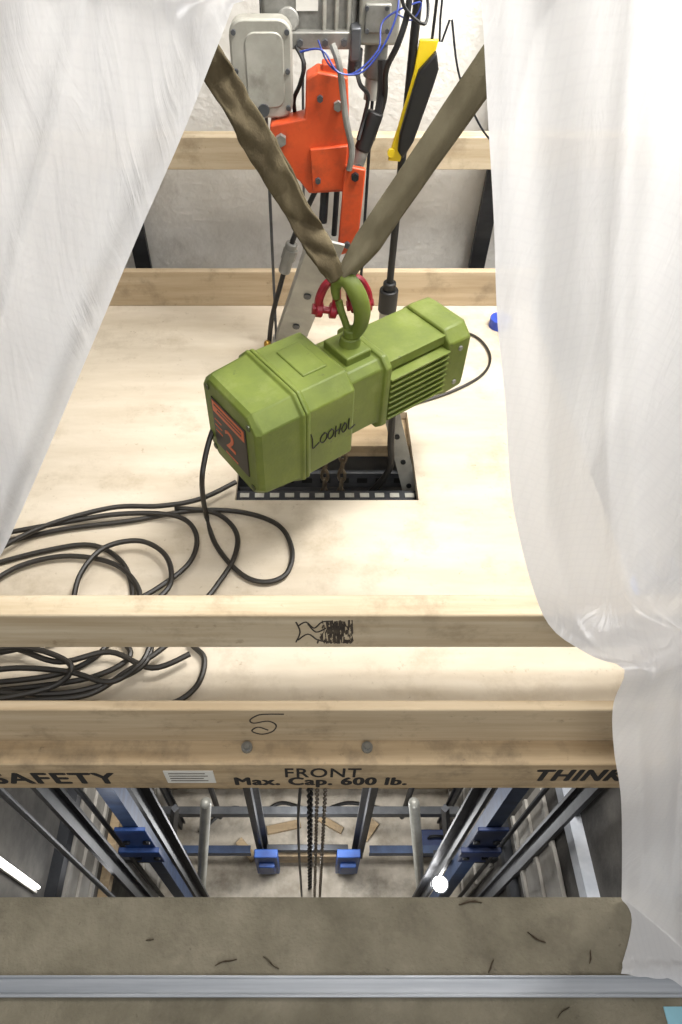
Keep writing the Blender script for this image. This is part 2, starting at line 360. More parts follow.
# chains
def chain(m, x, y, ztop, zbot, pitch=.03, r=.0038, wd=.0105):
    z = ztop; i = 0
    while z > zbot:
        pts = []
        hl = pitch*.62
        for j in range(12):
            a = 2*math.pi*j/12
            u = wd*.72*math.cos(a); v = hl*math.sin(a)
            a2 = R(35) if i % 2 == 0 else R(125)
            pts.append((x+u*math.cos(a2), y+u*math.sin(a2), z-pitch/2+v))
        m.tube(pts, r, 5, closed=True); z -= pitch; i += 1
def wl(p): return Matrix.Rotation(-HY,4,'Z') @ (Vector(p)-Vector(hc))
for (px, py) in ((325,470),(342,470)):
    p = at(px, py, 1.03); q = wl(p)
    m = MB(); chain(m, q.x, q.y, -.068, ZP+.05-hc.z)
    m.build('load_chain', M['chain'], ho, True)
# red shackles joining slings and hook
def shackle(pa, pb, lab):
    a = at(*pa, 1.02); b = at(*pb, 1.02); ax = (b-a); L = ax.length; ax.normalize()
    sd = ax.cross(Vector((0,1,.5)).normalized()).normalized()
    t = thing('shackle', lab, 'shackle', b)
    w = .012
    MB().tube(smooth([b-sd*w, b-sd*(w+.003)-ax*L*.4, a-sd*w*.8+ax*L*.1, a-ax*.004, a+sd*w*.8+ax*L*.1, b+sd*(w+.003)-ax*L*.4, b+sd*w],6), .0075, 9).build('bow', M['red'], t)
    for s in (-1,1): MB().cyl(b+sd*s*(w-.006),b+sd*s*(w+.006),.0135,14).build('bow_eye', M['red'], t, bevel=.002)
    MB().cyl(b-sd*(w+.010),b+sd*(w+.010),.0062,10).cyl(b-sd*(w+.012),b-sd*(w+.005),.0100,6).build('pin', M['red'], t)
shackle((331,284),(326,310), 'crimson shackle to the left of the hoist hook')
shackle((356,281),(361,304), 'crimson shackle to the right of the hoist hook')
# slings: flat webbing
def sling(pxs, px1, lab, kind, mm):
    a = at(*pxs, 1.0); b = at(*px1, 1.0); dr = (b-a); e = a+dr*((ZC-a.z)/dr.z); L = (e-a).length
    ax = dr.normalized()
    vw = Vector((0,-1,.35)).normalized(); vw = (vw-ax*vw.dot(ax)).normalized(); sd0 = ax.cross(vw).normalized()
    t = thing('lifting_sling', lab, 'sling', e)
    for ply in range(2):
        bm = bmesh.new(); n = 520; ns = 16; rows = []
        for i in range(n+1):
            q = i/n; s = q*L
            if kind == 0:
                an = (.34 if ply else -.24)*math.sin(s*27+ply*2.2)+.10*math.sin(s*61+ply); w = .040*(1+.07*math.sin(s*33+ply)+.04*math.sin(s*81))*min(1,.6+s*6)
            else:
                an = .05*math.sin(s*15+ply*1.3); w = .039*(1+.02*math.sin(s*22+ply*2))*min(1,.6+s*6)
            sd = sd0*math.cos(an)+vw*math.sin(an); nn = vw*math.cos(an)-sd0*math.sin(an)
            row = []
            for j in range(ns+1):
                u = j/ns*2-1
                if kind == 0:
                    dg = s*115 + u*3.4*math.sin(s*19+ply) + ply*1.5
                    f = .0045*(abs(math.sin(dg*.5))**.7*2-1)*(.55+.45*math.sin(s*23+ply)) + .006*noise.noise(Vector((u*1.3+ply*5, s*34, 1)))
                else: f = -.010*max(0,abs(u-.1)-.12) + .0022*noise.noise(Vector((u*1.1+ply*5, s*20, 4)))*(1+4*max(0,1-s*8))
                row.append(bm.verts.new(a+ax*s + sd*(u*w/2 + ply*(.004 if kind else 0)) + nn*(f - ply*.010 + .004)))
            rows.append(row)
        for i in range(n):
            for j in range(ns): bm.faces.new((rows[i][j],rows[i][j+1],rows[i+1][j+1],rows[i+1][j]))
        mb = MB(); mb.bm.free(); mb.bm = bm
        o = mb.build('webbing', mm, t, ang=180)
        so = o.modifiers.new('thick','SOLIDIFY'); so.thickness = .004; so.offset = 0
sling((337,279), (212,62), 'crumpled wrinkled brown webbing sling rising to the left from the hook', 0, M['strap'])
sling((343,277), (482,76), 'flat taut brown webbing sling rising to the right from the hook', 1, M['strap2'])
# ------------------------------------------------------------------ machinery behind
mc = thing('lift_motor', 'grey and orange lifting machine hanging behind the green hoist', 'machine', at(310,190,1.5))
def pxbox(m, x0, x1, y0, y1, Y, dep):
    a = at(x0,y1,Y); b = at(x1,y1,Y); t = at(x0,y0,Y)
    m.bb(a.x, b.x, Y, Y+dep, a.z, t.z); return m
def ppoly(pts, Y): return [at(a,b,Y) for a,b in pts]
pxbox(MB(), 262, 356, -60, 44, 1.47, .14).build('gear_case', M['grey'], mc, bevel=.008)
gl = MB(); pxbox(gl, 296, 318, -8, 11, 1.467, .004).build('case_label', M['white'], mc)
for x0 in (322,334,346): pxbox(MB(), x0, x0+4, -60, 42, 1.462, .01).build('case_rib', M['greyl'], mc, bevel=.002)
pxbox(MB(), 275, 352, 32, 50, 1.452, .04).build('case_flange', M['grey'], mc, bevel=.003)
MB().cyl(at(288,20,1.47),at(288,20,1.458),.020,20).build('case_cap', M['grey'], mc, bevel=.003)
for px in (282,300,325,344):
    p = at(px,42,1.452); MB().cyl(p,(p.x,1.444,p.z),.006,6).build('bolt', M['steelg'], mc)
cz = at(262,71,1.42); cw, ch = .112, .160
def rrect(cx, cz, w, h, r, Y, k=5):
    o = []
    for sx, sz, a0 in ((1,1,0),(-1,1,90),(-1,-1,180),(1,-1,270)):
        for i in range(k+1):
            a = R(a0+90*i/k); o.append(Vector((cx+sx*(w/2-r)+r*math.cos(a), Y, cz+sz*(h/2-r)+r*math.sin(a))))
    return o
cp = MB().prism(rrect(cz.x,cz.z,cw,ch,.026,1.42), (0,.035,0)).build('cover', M['greyl'], mc, bevel=.004)
MB().prism(rrect(cz.x+.006,cz.z,cw*.62,ch*.76,.018,1.417), (0,.005,0)).build('raised_panel', M['greyl'], cp, bevel=.002)
MB().bb(cz.x-.03,cz.x+.03,1.45,1.48,cz.z-.05,cz.z+.06).build('cover_mount', M['grey'], cp)
for sx in (-1,1):
    for sz in (-1,0,1):
        MB().cyl((cz.x+sx*cw*.42,1.414,cz.z+sz*ch*.38),(cz.x+sx*cw*.42,1.422,cz.z+sz*ch*.38),.0045,10).build('bolt', M['steelg'], cp)
MB().cyl((cz.x,1.412,cz.z-ch*.40),(cz.x,1.422,cz.z-ch*.40),.011,16).build('eyelet', M['steelg'], cp)
pxbox(MB(), 358, 398, -60, 46, 1.46, .10).build('side_case', M['greyl'], mc, bevel=.005)
pxbox(MB(), 364, 390, 4, 34, 1.452, .01).build('side_cover', M['grey'], mc, bevel=.003)
for px,py in ((367,8),(387,8),(367,31),(387,31)):
    p = at(px,py,1.452); MB().cyl(p,(p.x,1.447,p.z),.004,6).build('bolt', M['steelg'], mc)
a = at(377,40,1.5); b = at(374,76,1.5)
MB().cyl(a,b,.022,16).build('connector', M['grey'], mc, bevel=.002)
MB().cyl(at(374,72,1.5),at(371,100,1.49),.015,14).build('connector_neck', M['greyl'], mc)
MB().cyl(at(356,48,1.47),at(354,74,1.47),.013,14).build('small_gland', M['steelg'], mc, bevel=.002)
pxbox(MB(), 350, 360, 28, 62, 1.44, .04).build('terminal_block', M['steelg'], mc, bevel=.003)
# orange bracket
ob = MB().prism(ppoly([(306,80),(318,72),(348,78),(350,152),(345,192),(309,194),(300,182),(270,156),(270,126),(305,119)],1.40), (0,.05,0)).build('orange_bracket', M['orange'], mc, bevel=.003)
MB().prism(ppoly([(322,64),(338,64),(340,82),(322,82)],1.41), (0,.03,0)).build('bracket_tab', M['orange'], mc, bevel=.003)
MB().prism(ppoly([(310,150),(348,146),(345,190),(313,192)],1.390), (0,.011,0)).build('bracket_plate', M['orange'], mc, bevel=.002)
p = at(281,139,1.40); MB().cyl(p,(p.x,1.388,p.z),.011,6).build('bolt', M['grey'], ob)
p = at(338,105,1.40); MB().cyl(p,(p.x,1.39,p.z),.009,6).build('bolt', M['grey'], ob)
p = at(318,180,1.390); MB().cyl(p,(p.x,1.382,p.z),.006,6).build('bolt', M['steelg'], ob)
p = at(320,98,1.40); MB().cyl(p,(p.x,1.392,p.z),.006,6).build('bolt', M['steelg'], ob)
MB().prism(ppoly([(345,166),(366,170),(357,252),(337,256)],1.375), (0,.014,0)).build('orange_arm', M['orange'], mc, bevel=.003)
p = at(355,176,1.375); MB().cyl(p,(p.x,1.366,p.z),.008,6).build('bolt', M['steel'], mc)
p = at(347,244,1.375); MB().cyl(p,(p.x,1.366,p.z),.007,6).build('bolt', M['steelg'], mc)
# hanger to ceiling and hanging bars
t = at(309,-60,1.54)
MB().cyl((t.x,1.54,t.z-.02),(t.x,1.54,ZC),.02,12).build('suspension_rod', M['steel'], mc)
MB().cyl(at(325,190,1.42),at(323,222,1.42),.009,10).build('hanging_bar', M['steel'], mc)
MB().cyl(at(337,190,1.42),at(334,235,1.42),.006,10).build('hanging_bar', M['steel'], mc)
MB().tube(smooth([at(332,44,1.39),at(340,70,1.38),at(346,120,1.375),at(352,150,1.37),at(349,170,1.37)],6), .006, 8).build('grey_hose', M['grey'], mc)
m = MB().tube(smooth([at(382,60,1.46),at(381,95,1.45),at(376,120,1.44),at(362,155,1.43),at(354,176,1.40)],6), .008, 8)
m.build('black_hose', M['black'], mc)
MB().tube(smooth([at(412,-40,1.44),at(408,10,1.43),at(398,44,1.42),at(386,70,1.43),at(384,100,1.45),at(372,140,1.46)],6), .0055, 8).build('black_hose', M['black'], mc)
MB().tube(smooth([at(296,46,1.45),at(304,64,1.43),at(300,84,1.43),at(294,100,1.44),at(296,120,1.45)],6), .004, 8).build('black_hose', M['black'], mc)
MB().tube(smooth([at(400,-30,1.43),at(404,6,1.42),at(424,24,1.43),at(428,4,1.45),at(422,-30,1.46)],6), .003, 6).build('black_wire', M['black'], mc)
MB().tube(smooth([at(356,66,1.45),at(360,84,1.43),at(368,96,1.43),at(364,118,1.43),at(358,140,1.41)],6), .004, 6).build('black_wire', M['black'], mc)
MB().cyl(at(376,112,1.437),at(362,150,1.427),.016,14).build('hose_connector', M['black'], mc, bevel=.002)
MB().cyl(at(362,150,1.427),at(357,164,1.425),.014,14).build('hose_nut', M['grey'], mc)
MB().tube(smooth([at(300,52,1.39),at(322,50,1.38),at(338,72,1.37),at(362,72,1.37),at(384,45,1.38),at(398,8,1.40),at(396,-30,1.44)],6), .0018, 6).build('blue_wire', M['wire'], mc)
MB().tube(smooth([at(318,40,1.39),at(330,66,1.375),at(352,74,1.37),at(378,50,1.39),at(384,20,1.42),at(420,2,1.44),at(412,20,1.44),at(394,12,1.45)],6), .0015, 6).build('blue_wire', M['wire'], mc)
# steel ropes
def vert(name, px, py, Y, r, m, zb, lab, cat, n=8, grp=None):
    p = at(px,py,Y); return tag(MB().cyl((p.x,Y,zb),(p.x,Y,ZC),r,n).build(name, m), lab, cat, grp)
vert('steel_rope', 270, 200, 1.52, .0035, M['steelg'], DZ, 'thin steel rope hanging left of the orange bracket', 'rope')
vert('thin_rod', 366, 200, 1.58, .0035, M['steel'], DZ, 'thin dark rod hanging right of the orange arm', 'rod')
vert('thin_rod', 303, 100, 1.66, .003, M['steelg'], DZ, 'thin grey rod hanging between the grey cover and the orange bracket', 'rod')
cd = thing('conduit', 'black vertical conduit with a thick collar to the right of the hoist', 'conduit', (at(402,160,1.5).x,1.5,DZ))
cx = ROOT[cd.name].x
MB().cyl((cx,1.5,.58),(cx,1.5,ZC),.0085,12).build('pipe', M['black'], cd)
MB().cyl((cx,1.5,.505),(cx,1.5,.565),.0235,16).cyl((cx,1.5,.565),(cx,1.5,.585),.016,16).build('collar', M['black'], cd, bevel=.003)
MB().cyl((cx,1.5,DZ+.001),(cx,1.5,.51),.019,16).build('foot', M['greyl'], cd)
# leaning grey strut
a = at(288,347,Z=DZ+.002); b = at(328,240,1.34)
dr = (b-a).normalized(); sd = dr.cross(Vector((0,1,0))).normalized(); nn = sd.cross(dr).normalized()
if nn.y < 0: nn = -nn
rm = Matrix((sd, nn, dr)).transposed()
if rm.determinant() < 0: sd = -sd; rm = Matrix((sd, nn, dr)).transposed()
stt = thing('steel_strut', 'leaning light grey steel strut standing on the deck behind the hoist', 'strut', (a.x,a.y,DZ))
Ls = (b-a).length-.02
MB().box((a+b)/2+dr*.008, (.074,.006,Ls), rm).box((a+b)/2+dr*.008-sd*.034+nn*.018, (.006,.036,Ls), rm).build('angle_bar', M['strut'], stt, bevel=.001)
for f in (.25,.55):
    c = a+(b-a)*f; MB().cyl(c-nn*.008,c+nn*.002,.009,8).build('bolt', M['steelg'], stt)
MB().bb(a.x-.04,a.x+.03,a.y-.02,a.y+.05,DZ,DZ+.006).build('foot_plate', M['grey'], stt)
p = at(267,338,1.46); MB().cyl((p.x,p.y,DZ),(p.x,p.y,DZ+.03),.009,12).sph((p.x,p.y,DZ+.034),.009).build('brass_knob', M['brass'], stt)
hs = thing('air_hose', 'black hose with grey fitting hanging left of the leaning strut', 'hose', at(270,345,1.46))
MB().tube(smooth([at(316,190,1.48),at(304,215,1.47),at(293,240,1.46),at(281,283,1.46),at(272,318,1.46),at(269,345,Z=DZ+.006)],6), .006, 8).build('tubing', M['black'], hs)
MB().cyl(at(292,243,1.46),at(284,272,1.46),.014,12).build('fitting', M['grey'], hs, bevel=.002)
MB().cyl(at(291,249,1.46),at(288,259,1.46),.017,8).build('fitting_nut', M['grey'], hs)
# yellow-edged tool
yl = thing('spirit_level', 'black tool with bright yellow edges hanging beside the right sling', 'tool', at(395,165,1.47))
MB().prism(ppoly([(420,40),(439,40),(434,58),(428,70),(400,162),(388,161),(392,146),(398,128),(414,72)],1.49), (0,.010,0)).build('body', M['yellow'], yl, bevel=.002)
MB().prism(ppoly([(419,72),(428,62),(437,52),(439,70),(434,86),(414,142),(403,160),(398,152),(400,136),(408,108)],1.47), (0,.018,0)).build('strap', M['black'], yl, bevel=.004)
p = at(391,152,1.488); MB().cyl(p,(p.x,1.48,p.z),.008,14).build('vial', M['yellow'], yl)
p = at(432,40,1.496); MB().cyl(p,(p.x,1.496,ZC),.003,6).build('cord', M['black'], yl)
ptop = at(446,-40,1.6)
tag(MB().tube(smooth([Vector((ptop.x,1.6,ZC)),ptop,at(452,20,1.6),at(458,70,1.6),at(470,105,1.6),at(484,132,1.6),at(500,150,1.62)],6), .0022, 6).build('wire', M['steel']), 'thin dark wire curving down in front of the bright wall at right', 'wire')
# wire on the deck right of hoist, blue tape
zz = DZ+.005
tag(MB().tube(smooth([at(398,408,Z=zz),at(420,402,Z=zz),at(455,390,Z=zz),at(483,374,Z=zz),at(490,356,Z=zz),at(478,338,Z=zz),at(455,330,Z=zz),at(430,330,Z=zz)],6), .0035, 6).build('wire', M['cable']), 'thin dark wire looped on the deck to the right of the hoist motor', 'wire')
p = at(499,326,Z=DZ)
tag(MB().cyl((p.x,p.y,DZ),(p.x,p.y,DZ+.026),.028,20).cyl((p.x,p.y,DZ+.026),(p.x,p.y,DZ+.028),.014,20).build('tape_roll', M['tape'], bevel=.002), 'small blue roll on the deck beside the right plastic sheet', 'tape')
# things inside the hole: slotted frame and bars
sf = thing('slotted_frame', 'dark slotted steel angle frame visible inside the deck hole', 'frame', (.03,1.0,.23))
MB().bb(hx0-.03,hx1+.03,hy0+.002,hy0+.006,.31,.374).bb(hx0-.03,hx1+.03,hy0+.006,hy0+.052,.368,.372).build('angle_bar', M['steel'], sf)
for i in range(12): MB().bb(hx0+.006+i*.033, hx0+.026+i*.033, hy0+.032, hy0+.044, .372, .3735).build('slot', M['greyl'], sf)
MB().bb(hx0-.03,hx1+.03,1.085,1.09,.30,.345).bb(hx0-.03,hx1+.03,1.09,1.135,.30,.304).build('angle_bar', M['steelg'], sf)
for i in range(9):
    MB().bb(hx0+.012+i*.043, hx0+.036+i*.043, 1.0835, 1.085, .315, .330).build('slot', M['black'], sf)
for x in (hx0-.02, hx1+.02): MB().bb(x-.006,x+.006,hy0+.01,1.13,.23,.33).build('bracket', M['steel'], sf)
ab = thing('perforated_bar', 'grey angle bar with bolts leaning down into the deck hole', 'bar', (at(410,490,1.05).x,1.06,.23))
a = at(411,494,1.055); b = at(387,395,1.09); a = a+(b-a).normalized()*((.233-a.z)/(b-a).normalized().z)
dr = (b-a).normalized(); sd = dr.cross(Vector((0,1,0))).normalized(); nn = sd.cross(dr).normalized(); rm = Matrix((sd,nn,dr)).transposed()
MB().box((a+b)/2,(.034,.004,(b-a).length),rm).build('bar', M['strut'], ab)
for t in (.3,.5,.7):
    c = a+(b-a)*t; MB().cyl(c-nn*.006,c+nn*.006,.006,8).build('bolt', M['steel'], ab)
tag(MB().tube(smooth([at(393,405,1.045),at(391,440,1.035),at(389,470,1.03),(.13,1.03,.33),(.088,1.04,.26),(.07,1.05,.10),(.0,1.05,-1.0),(-.06,1.05,-2.2),(-.06,1.05,ZP+.02)],6), .0075, 8).build('travelling_cable', M['black']), 'black cable dropping from the hoist through the hole into the shaft', 'cable')
# ------------------------------------------------------------------ cable coil
def cz_(pts, z): return [at(a,b,Z=DZ+z) for a,b in pts]
m = MB(); rc = .0052
m.tube(smooth([at(219,420,.94),at(212,432,.91),at(205,458,.875),at(202,484,.85)]+cz_([(206,514),(216,545),(240,573),(264,582),(286,574),(292,550),(278,525),(240,512),(190,511),(130,521),(60,530),(-20,548)],.008),7), rc, 8)
for z,pts in ((.006,[(-20,568),(40,552),(90,545),(120,560),(132,588),(128,616),(110,642),(88,662),(50,676),(-20,684)]),
              (.018,[(-20,538),(50,525),(120,514),(176,516),(196,534),(190,562),(158,588),(124,606),(88,624),(40,644),(-20,656)]),
              (.012,[(175,508),(215,513),(236,532),(234,558),(215,588),(196,612),(190,640),(204,658),(198,684),(176,702),(150,704)]),
              (.024,[(-20,560),(40,528),(110,508),(160,506),(200,499),(236,482)]),
              (.030,[(72,610),(80,575),(104,548),(140,541),(166,556),(170,585),(146,612),(152,640),(140,668),(84,690),(30,694),(-20,690)]),
              (.012,[(-20,590),(20,566),(70,556),(118,566),(140,596),(120,630),(130,656),(96,676),(40,686),(-20,692)]),
              (.024,[(-20,640),(20,650),(60,662),(110,652),(152,668),(190,654)]),
              (.030,[(-20,700),(40,700),(90,694),(126,672),(152,656),(168,644)]),
              (.034,[(-20,672),(20,668),(70,672),(110,682),(140,664),(150,646)]),
              (.036,[(-20,650),(30,648),(70,664),(58,684),(10,697),(-20,698)])):
    m.tube(smooth(cz_(pts,z),7), rc, 8)
tag(m.build('power_cable', M['cable']), 'long black power cable coiled loosely on the plywood deck', 'cable')
# ------------------------------------------------------------------ plastic curtains
def resample(P, n):
    L = [0]
    for i in range(1,len(P)): L.append(L[-1]+(P[i]-P[i-1]).length)
    out = []; j = 0
    for i in range(n+1):
        s = L[-1]*i/n
        while j < len(L)-2 and L[j+1] < s: j += 1
        t = (s-L[j])/max(1e-9, L[j+1]-L[j]); out.append(P[j].lerp(P[j+1], min(1,max(0,t))))
    return out
YZ = [(0,.118),(.12,.25),(.3,.335),(.6,.39),(.8,.45),(1.0,.535),(1.25,.59),(1.6,.62),(3,.62)]
def yz(z):
    for (a,ya),(b,yb) in zip(YZ, YZ[1:]):
        if z <= b: return ya+(yb-ya)*max(0,(z-a)/(b-a))
    return .62
def curtain(edge, outx, lab, nf, seed, mix):
    E = resample(smooth(edge, 8), 200); nu = 160; n = len(E)
    bm = bmesh.new(); rows = []
    for i, e in enumerate(E):
        v = i/(n-1); row = []
        zo = 2.3+(0.004-2.3)*v
        zo = zo*mix+e.z*(1-mix)
        for j in range(nu+1):
            u = (j/nu)
            p = Vector((e.x+(outx-e.x)*u, 0, e.z+(zo-e.z)*(1-(1-u)**1.6)))
            b_ = min(1,u*3.0); b_ = b_*b_*(3-2*b_)
            p.y = e.y*(1-b_)+yz(p.z)*b_
            k = min(1,max(0,(p.z-.45)/.5)); k = k*k*(3-2*k)
            g_ = min(1,max(0,p.z/.25))
            amp = .048*min(1,.15+u*5)*(.26+.74*k)*min(1,max(0,(2.3-p.z))*2+.05)
            ph = nf*2*math.pi*(u**.72) + .7*math.sin(v*3+seed) + seed
            f = 1.1-2.0*abs(math.sin(ph*.5))**.85 + .30*math.sin(2.7*ph+v*2) + .35*noise.noise(Vector((ph*1.1, v*1.6, seed)))
            q = noise.noise(Vector((p.x*5+seed, p.z*2.4, 0)))*.014*min(1,.3+u*6) + noise.noise(Vector((p.x*18, p.z*3+seed, 3)))*.0045 + noise.noise(Vector((p.x*44, p.z*10+seed, 9)))*.0010
            p.y += (amp*f*.8 + q*(.4+.6*k))*(.35+.65*g_)
            p.x += .008*math.cos(ph)*min(1,u*7)*(1-u)
            p.z = max(p.z, .014 if p.y < .17 else .004)
            row.append(bm.verts.new(p))
        rows.append(row)
    for i in range(n-1):
        for j in range(nu):
            bm.faces.new((rows[i][j], rows[i][j+1], rows[i+1][j+1], rows[i+1][j]))
    b = MB(); b.bm.free(); b.bm = bm
    return tag(b.build('plastic_sheet', M['film'], ang=180), lab, 'plastic sheet')
ER = [Vector((.05,.62,2.3)), Vector((.07,.62,1.9)), at(470,-120,.61), at(480,0,.60), at(487,120,.59), at(493,220,.58), at(497,320,.565), at(505,400,.55), at(512,500,.53), at(532,585,.50),
      at(552,628,.46), at(592,654,.42), at(624,668,.395), at(613,704,.38), at(614,750,.365), at(621,800,.345), at(622,870,.30), at(621,920,.25), at(621,974,Z=.014)]
curtain(ER, 1.06, 'white plastic sheet hanging in folds along the right side down to the threshold', 3.6, 1.0, .95)
EL = [Vector((.03,.625,2.3)), Vector((.01,.625,1.9)), at(270,-100,.61), at(235,0,.60), at(208,70,.595), at(180,140,.59), at(148,212,.58), at(121,276,.57), at(90,350,.56), at(52,440,.54), at(20,514,.52), at(-2,560,.50), at(-50,640,.46), Vector((-.66,.36,.5)), Vector((-.70,.25,.2)), Vector((-.72,.2,.012))]
curtain(EL, -1.06, 'white plastic sheet pulled aside across the upper left corner', 3.2, 2.2, .30)
# ------------------------------------------------------------------ shaft below
def rail(px, py, Y, lab, mm, w=.07, ztop=.0, name='guide_rail'):
    p = at(px,py,Y); x = max(-1.04,min(1.04,p.x))
    return tag(MB().bb(x-w/2,x+w/2,Y,Y+.012,ZP,ztop).bb(x-.008,x+.008,Y-.045,Y,ZP,ztop).build(name, mm), lab, 'rail')
rail(168,840,.85,'dark steel guide rail in the shaft beside the left blue bracket',M['steel'],.085,.15)
rail(454,840,.85,'dark steel guide rail in the shaft beside the right blue bracket',M['steel'],.085,.15)
rail(96,840,.70,'slim dark rail nearest the shaft left wall',M['steel'],.055,.15)
rail(536,840,.78,'slim dark rail nearest the shaft right wall',M['steel'],.055,.15)
rail(261,840,1.3,'dark vertical rail left of the hanging chains in the shaft',M['steel'],.09,.1)
rail(360,840,1.3,'dark vertical rail right of the hanging chains in the shaft',M['steel'],.09,.1)
rail(190,840,1.55,'thin dark rail at the back of the shaft left of the left silver pipe',M['steel'],.05,.1)
rail(432,840,1.55,'thin dark rail at the back of the shaft right of the right silver pipe',M['steel'],.05,.1)
for i,(px,Y,r,mm,lab) in enumerate(((52,.56,.009,M['steelg'],'thin grey pipe closest to the left corner of the shaft opening'),
       (228,1.6,.02,M['steel'],'dark pipe at the back of the shaft left of the chains'),(394,1.6,.02,M['steel'],'dark pipe at the back of the shaft right of the chains'),(585,.85,.014,M['steel'],'thin dark pipe closest to the right corner of the shaft opening'),
       (505,1.0,.012,M['steel'],'thin dark pipe just right of the right blue bracket'),(118,.95,.012,M['steel'],'thin dark pipe just left of the left blue bracket'))):
    p = at(px,840,Y); x = max(-1.08,min(1.08,p.x)); tag(MB().cyl((x,Y,ZP),(x,Y,.2),r,10).build('shaft_pipe', mm), lab, 'pipe')
for s, px, lab in ((-1,144,'steel-blue column with bright blue bracket on the left side of the shaft'),(1,480,'steel-blue column with dark blue bracket on the right side of the shaft')):
    mm = M['blueg'] if s < 0 else M['dkblue']
    p = at(px,846,.92); cl = thing('steel_column', lab, 'column', (p.x,.92,ZP))
    MB().bb(p.x-.035,p.x+.035,.92,.93,ZP,.15).bb(p.x-.035,p.x-.025,.93,.99,ZP,.15).bb(p.x+.025,p.x+.035,.93,.99,ZP,.15).build('channel', M['steelb'], cl)
    br = MB().bb(p.x-.075,p.x+.070,.90,.918,p.z-.24,p.z+.34).build('bracket', mm, cl, bevel=.004)
    MB().bb(p.x-.11,p.x+.09,.875,.90,p.z-.03,p.z+.06).build('cross_plate', mm, cl, bevel=.004)
    for dx in (-.05,.045):
        for dz in (-.14,.16): MB().cyl((p.x+dx,.888,p.z+dz),(p.x+dx,.901,p.z+dz),.018,6).build('bolt', M['steel'], br)
for px0, py0, px1, py1, lab in ((206,803,201,892,'silver leaning pipe at left in the shaft'),(414,803,421,892,'silver leaning pipe at right in the shaft')):
    a = at(px0,py0,1.2); b = at(px1,py1,1.04); dr = (b-a); e = a+dr*((ZP-a.z)/dr.z)
    tag(MB().cyl(a,e,.031,16).sph(a,.031).build('pipe', M['pipe']), lab, 'pipe')
# panels and cross bars on the side walls
for s, z0_, z1_, y0_, y1_, lab in ((-1,-3.95,-2.9,1.05,1.8,'large pale panel low on the shaft left wall'),(-1,-2.3,-1.9,.45,1.3,'small pale panel high on the shaft left wall'),(1,-3.95,-3.0,1.0,1.8,'large pale panel low on the shaft right wall'),(1,-2.35,-1.8,.45,1.1,'small pale panel high on the shaft right wall')):
    x = s*1.095
    pn = MB().bb(x-.005,x+.005,y0_,y1_,z0_,z1_)
    for f in (.0,.5,1.0): pn.bb(x-s*.012-.008,x-s*.012+.008,y0_,y1_,z0_+(z1_-z0_)*f-.02,z0_+(z1_-z0_)*f+.02)
    tag(pn.build('wall_panel', M['panel']), lab, 'panel')
for z, mm, lab in ((-1.75,M['steel'],'top dark cross bar on the shaft left wall'),(-2.55,M['lumber3'],'timber cross bar on the shaft left wall')):
    tag(MB().bb(-1.1,-1.05,.4,1.84,z,z+.07).build('cross_bar', mm), lab, 'bar')
for z, mm, lab in ((-1.5,M['whitebar'],'top pale cross bar on the shaft right wall'),(-2.6,M['steel'],'lower dark cross bar on the shaft right wall')):
    tag(MB().bb(1.05,1.1,.4,1.84,z,z+.08).build('cross_bar', mm), lab, 'bar')
for (p0,p1,lab) in (((-1.0,1.10,-3.9),(-.70,1.10,-2.2),'dark diagonal strut crossing behind the left blue bracket'),((1.0,1.10,-3.9),(.70,1.10,-2.2),'dark diagonal strut crossing behind the right blue bracket')):
    tag(MB().tube([p0,p1],.022,4).build('brace', M['steel']), lab, 'brace')
# horizontal tie bars between the rails
for y, x0, x1, z, mm, lab in ((1.66,-1.05,-.30,-3.0,M['steel'],'dark tie bar at the back of the shaft on the left'),(1.66,.30,1.05,-2.8,M['whitebar'],'pale tie bar at the back of the shaft on the right'),
                            (1.0,-1.09,-.72,-2.9,M['steel'],'dark tie bar joining the left blue bracket to the wall'),(1.0,.72,1.09,-2.9,M['steel'],'dark tie bar joining the right blue bracket to the wall'),
                            (1.44,-1.04,1.04,ZP+.55,M['steelg'],'long grey tie bar spanning the shaft behind the blue guide blocks'),
                            (1.25,-1.06,-.42,ZP+.30,M['steelb'],'short blue-grey tie bar low on the left of the shaft floor'),(1.25,.42,1.06,ZP+.30,M['steelb'],'short blue-grey tie bar low on the right of the shaft floor')):
    tag(MB().bb(x0,x1,y,y+.012,z,z+.08).bb(x0,x1,y+.012,y+.05,z+.068,z+.08).build('tie_bar', mm), lab, 'bar')
tag(MB().bb(-1.09,1.09,1.72,1.77,ZP+.28,ZP+.40).build('pit_beam', M['lumber3'], bevel=.003), 'timber cross beam low in the shaft against the back wall', 'beam')
# offcuts scattered on the shaft floor
for i,(x,y,l,w_,a0,lab) in enumerate(((-.20,1.52,.26,.06,.2,'timber offcut on the shaft floor behind the left blue block'),(.16,1.54,.20,.05,-.5,'timber offcut on the shaft floor behind the right blue block'),(.45,1.50,.16,.08,.9,'small square offcut on the shaft floor at right'),(-.48,1.36,.18,.06,-.8,'timber offcut on the shaft floor at far left'))):
    tag(MB().box((x,y,ZP+.018),(l,w_,.036),Matrix.Rotation(a0,3,'Z')).build('timber_offcut', M['lumber3'], bevel=.003), lab, 'offcut')
m = MB().tube(smooth([(-.85,1.48,ZP+.015),(-.62,1.66,ZP+.015),(-.40,1.62,ZP+.015),(-.22,1.70,ZP+.015),(.05,1.64,ZP+.015),(.30,1.70,ZP+.015),(.55,1.66,ZP+.015)],8), .014, 6)
tag(m.build('floor_cable', M['black']), 'black cable snaking over the lit shaft floor', 'cable')
